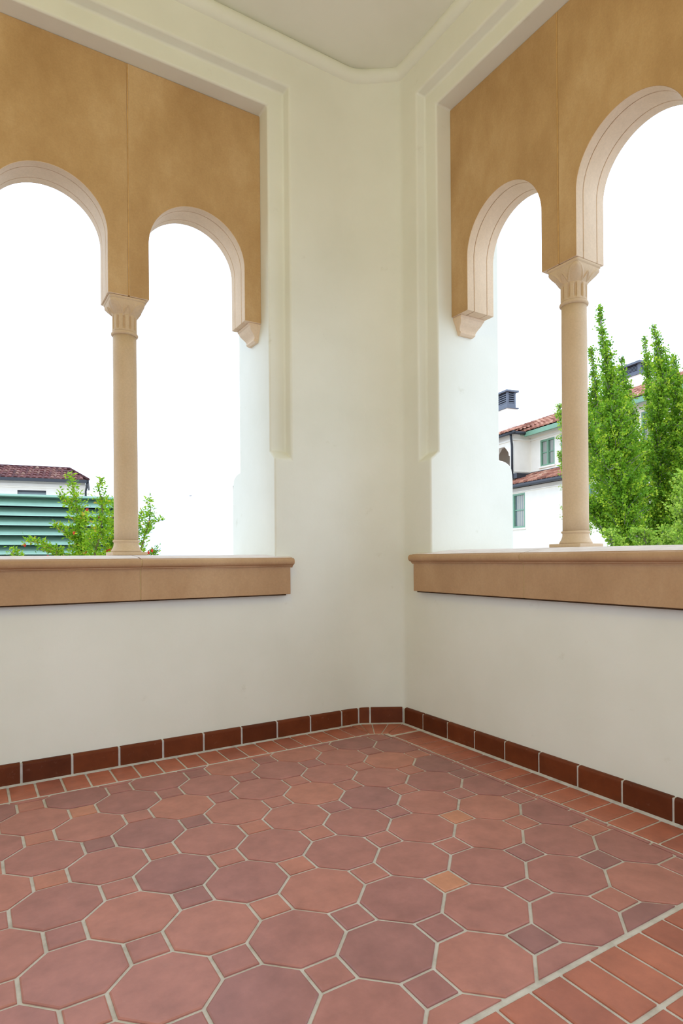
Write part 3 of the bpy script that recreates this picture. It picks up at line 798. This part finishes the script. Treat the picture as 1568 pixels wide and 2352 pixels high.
# ---- teal louvre screen
AS = math.radians(-8.0)
so = at(0, 1281, 9.5)
FS0 = frame((so.x, so.y, 0), AS)
screen = empty('louvre_screen', FS0(0, 0, GZ), 'teal metal louvre screen below the far tiled roof', 'louvre screen')
FS = (lambda o: (lambda u, w, z: FS0(u, w, z) - o))(Vector(screen.location))
ZL, LP = 2.178, 0.1505
m = MB(); m.box(-3, 1.95, -0.055, 0.22, ZL - 0.032, ZL, fr=FS); m.build('top_rail', TEAL, screen, bevel=0.004)
for i in range(9):
    z = ZL - 0.036 - LP * i
    m = MB()
    m.prism([(0.22, z), (0.14, z - 0.030), (0.06, z - 0.068), (0.0, z - 0.098), (-0.028, z - 0.122), (-0.045, z - 0.128), (-0.048, z - 0.148), (-0.044, z - 0.148), (-0.041, z - 0.132), (-0.024, z - 0.126), (0.006, z - 0.102), (0.066, z - 0.073), (0.145, z - 0.036), (0.22, z - 0.006)],
            lambda w, zz: FS(-3, w, zz), lambda w, zz: FS(1.95, w, zz))
    m.build('louvre_blade', TEAL, screen, smooth=False)
for a, b in ((1.90, 1.98), (-3.05, -2.98)):
    m = MB(); m.box(a, b, -0.05, 0.12, GZ, ZL, fr=FS); m.build('post', TEAL, screen)
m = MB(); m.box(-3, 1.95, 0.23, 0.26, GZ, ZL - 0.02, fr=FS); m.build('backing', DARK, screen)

# ------------------------------------------------------------------ plants
def leaf(mb, p, d, size, width, rng, tone):
    up = Vector((rng.uniform(-1, 1), rng.uniform(-1, 1), rng.uniform(-0.2, 1)))
    a = d.cross(up)
    if a.length < 1e-3: return
    a.normalize(); nn = a.cross(d)
    c = p + d * size * 0.5
    mb.add([p, c + a * width + nn * width * 0.3, p + d * size, c - a * width + nn * width * 0.3], [[0, 1, 2], [0, 2, 3]], tone)

def build_plant(name, label, cat, group, depth, leaders, foot, mats, density, lsize, lwidth, spread, rng, twig_r, upness=0.9, flowers=()):
    """leaders: lists of (px, py, radius_px); leaves hang on side twigs along each leader"""
    base = at(foot, 1281, depth); base.z = GZ
    e = empty(name, base, label, cat, group)
    fol = MB(); stems = []
    for li, L in enumerate(leaders):
        dd = depth + rng.uniform(-spread, spread) * 0.6
        pts = [at(x, y, dd) for x, y, r in L]
        rads = [r * dd / FPX for x, y, r in L]
        if L[0][1] > 1240:
            pts = [base + (pts[0] - base) * 0.0, base + (pts[0] - base) * 0.55 + Vector((rng.uniform(-.1, .1), rng.uniform(-.1, .1), 0))] + pts
            rads = [0, rads[0] * 0.4] + rads
        stems.append((pts, rads))
        for i in range(len(pts) - 1):
            a, b = pts[i], pts[i + 1]; ra, rb_ = rads[i], rads[i + 1]
            if b.z < 0.3: continue
            seglen = (b - a).length
            nt = int(density * seglen * (0.35 + (ra + rb_) / 2 * 1.6) )
            for k in range(nt):
                t = rng.random(); p = a.lerp(b, t); r = ra + (rb_ - ra) * t
                if p.z < 0.4: continue
                th = rng.uniform(0, 2 * math.pi)
                out = Vector((math.cos(th), math.sin(th), 0))
                d = (out * rng.uniform(0.5, 1.0) + Vector((0, 0, upness * rng.uniform(0.4, 1.2)))).normalized()
                ln = r * rng.uniform(0.35, 1.15)
                nl = max(4, int(ln / (lsize * 0.28)))
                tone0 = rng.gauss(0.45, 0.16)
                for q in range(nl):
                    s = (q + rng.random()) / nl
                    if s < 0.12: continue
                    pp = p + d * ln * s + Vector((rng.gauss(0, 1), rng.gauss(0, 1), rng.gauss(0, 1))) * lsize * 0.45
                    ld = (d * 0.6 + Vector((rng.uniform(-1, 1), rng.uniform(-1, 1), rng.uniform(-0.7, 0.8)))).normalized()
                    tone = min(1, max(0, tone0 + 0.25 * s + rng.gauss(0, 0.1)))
                    leaf(fol, pp, ld, lsize * rng.uniform(0.7, 1.25), lwidth * rng.uniform(0.8, 1.2), rng, tone)
                fol_tw.append((p, p + d * ln * 0.9)) if k % 3 == 0 else None
    loc = Vector(base)
    fol.v = [p - loc for p in fol.v]
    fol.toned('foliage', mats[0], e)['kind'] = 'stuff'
    for pts, rads in stems:
        m = MB(); n = len(pts)
        k0 = 1.0 if pts[0].z < 0 else 0.3
        m.tube([p - loc for p in pts], [max(twig_r * 0.18, k0 * twig_r * (1 - i / n) ** 0.8) for i in range(n)], 7)
        m.build('stem', mats[1], e, smooth=True)
    m = MB()
    for a, b in fol_tw: m.tube([a - loc, b - loc], [twig_r * 0.14, twig_r * 0.05], 4)
    m.build('twigs', mats[1], e)['kind'] = 'stuff'; fol_tw.clear()
    for x, y, s in flowers:
        p = at(x, y, depth - 0.18) - loc; m = MB()
        for k in range(6):
            th = k * math.pi / 3 + s; o = Vector((math.cos(th), math.sin(th), 0)) * 0.012
            d = (Vector((math.cos(th), math.sin(th), 0.5))).normalized()
            m.add([p, p + o + d * 0.012 + Vector((0, 0, 0.006)), p + d * 0.024, p - o * 0.4 + d * 0.015], [[0, 1, 2, 3]])
        m.lathe([(0.004, p.z - 0.028), (0.012, p.z - 0.016), (0.010, p.z), (0.002, p.z + 0.004)], 8, (p.x, p.y))
        m.build('flower', RED, e)
    return e
fol_tw = []
TG = 'upright green trees beyond the right sill'
build_plant('upright_tree', 'tall narrow green tree whose thin top rises beside the right column', 'tree', TG, 11.5,
    [[(1440, 1262, 60), (1428, 1180, 75), (1415, 1060, 70), (1406, 960, 52), (1398, 880, 34), (1388, 800, 20), (1381, 760, 12), (1376, 706, 4)],
     [(1425, 1262, 40), (1395, 1150, 50), (1372, 1060, 42), (1368, 960, 34), (1366, 880, 16), (1356, 800, 6)],
     [(1450, 1250, 40), (1452, 1100, 46), (1440, 1000, 40), (1432, 920, 30), (1428, 860, 14), (1426, 822, 5)],
     [(1435, 1262, 30), (1385, 1215, 50), (1345, 1160, 40)],
     [(1400, 1080, 30), (1350, 1020, 40), (1330, 960, 30)]],
    1440, (TREELEAF, BARK), 300, 0.042, 0.019, 1.2, random.Random(3), 0.06)
build_plant('upright_tree', 'tall green tree with two thin leaders at the right picture edge', 'tree', TG, 12.5,
    [[(1520, 1262, 50), (1518, 1180, 46), (1512, 1060, 42), (1510, 960, 40), (1524, 880, 40), (1518, 830, 26), (1508, 790, 14), (1500, 749, 4)],
     [(1540, 1262, 36), (1550, 1100, 44), (1556, 980, 46), (1552, 900, 34), (1548, 850, 16), (1545, 815, 6)],
     [(1512, 1000, 26), (1494, 930, 24), (1488, 860, 16), (1482, 800, 8), (1480, 776, 3)],
     [(1530, 1262, 40), (1585, 1120, 60), (1600, 980, 56), (1596, 900, 30)],
     [(1500, 1262, 40), (1482, 1180, 34), (1472, 1090, 30), (1478, 1020, 26)]],
    1520, (TREELEAF, BARK), 270, 0.044, 0.020, 1.4, random.Random(11), 0.055)
build_plant('upright_tree', 'low bright yellow-green bushy tree right on the picture edge behind the right sill', 'tree', TG, 9.5,
    [[(1575, 1280, 50), (1578, 1200, 52), (1574, 1130, 40), (1570, 1090, 18)], [(1500, 1285, 34), (1480, 1240, 34), (1450, 1225, 16)], [(1540, 1285, 34), (1535, 1240, 34), (1520, 1222, 14)],
     [(1420, 1285, 34), (1405, 1240, 30), (1395, 1225, 12)]],
    1560, (PALELEAF, BARK), 260, 0.042, 0.019, 0.8, random.Random(8), 0.04)
build_plant('upright_tree', 'pale green tree showing on both sides of the right column', 'tree', TG, 14.5,
    [[(1330, 1262, 40), (1325, 1100, 46), (1322, 1000, 50), (1316, 930, 22), (1310, 890, 6)],
     [(1345, 1100, 40), (1352, 1000, 40), (1358, 940, 16)], [(1310, 1110, 24), (1292, 1060, 14), (1284, 1040, 5)], [(1312, 1010, 30), (1290, 955, 18), (1282, 930, 5)]],
    1330, (PALELEAF, BARK), 220, 0.046, 0.020, 1.0, random.Random(15), 0.05)
build_plant('flowering_shrub', 'bright green shrub with small red flowers behind the left column', 'shrub', None, 6.2,
    [[(190, 1285, 46), (186, 1240, 44), (180, 1190, 34), (172, 1140, 17), (165, 1110, 10), (160, 1092, 4)],
     [(215, 1285, 40), (228, 1230, 38), (236, 1180, 28), (232, 1140, 16), (224, 1118, 8), (236, 1102, 3)],
     [(250, 1285, 40), (265, 1230, 36), (272, 1180, 26), (262, 1150, 12)],
     [(318, 1285, 18), (330, 1240, 16), (342, 1200, 15), (346, 1170, 8), (343, 1144, 3)],
     [(300, 1285, 24), (312, 1210, 18), (326, 1178, 8)], [(336, 1215, 10), (356, 1200, 9), (370, 1194, 4)],
     [(180, 1250, 24), (150, 1225, 20), (128, 1205, 8)], [(150, 1285, 24), (120, 1270, 20), (90, 1262, 14)],
     [(130, 1268, 10), (90, 1246, 11), (56, 1243, 5)], [(60, 1290, 12), (34, 1275, 14), (22, 1265, 8)], [(320, 1288, 8), (352, 1272, 9), (366, 1262, 5)], [(165, 1170, 12), (146, 1150, 10), (138, 1130, 4)]],
    215, (SHRUBLEAF, TWIG), 420, 0.040, 0.0075, 0.5, random.Random(19), 0.012, 0.8,
    [(200, 1169, 0.3), (229, 1185, 0.9), (57, 1250, 0.1), (110, 1276, 0.5), (245, 1262, 0.2), (251, 1260, 1.1), (197, 1268, 0.7), (349, 1262, 0.4), (341, 1267, 0.6), (170, 1222, 0.2)])
# a bird far off in the sky
bp = at(437, 1139, 60); m = MB()
R3 = RGT
for sx in (-1, 1):
    m.add([bp, bp + R3 * 0.07 * sx + Vector((0, 0, 0.09)), bp + R3 * 0.17 * sx + Vector((0, 0, 0.02)), bp + R3 * 0.06 * sx + Vector((0, 0, 0.03))], [[0, 1, 2, 3]])
m.tube([bp - R3 * 0.12 - Vector((0, 0, 0.03)), bp, bp + R3 * 0.1 + Vector((0, 0, 0.01))], [0.01, 0.035, 0.015], 6)
tag(m.build('bird', BIRDM), 'tiny dark bird flying in the pale sky right of the left column', 'bird')
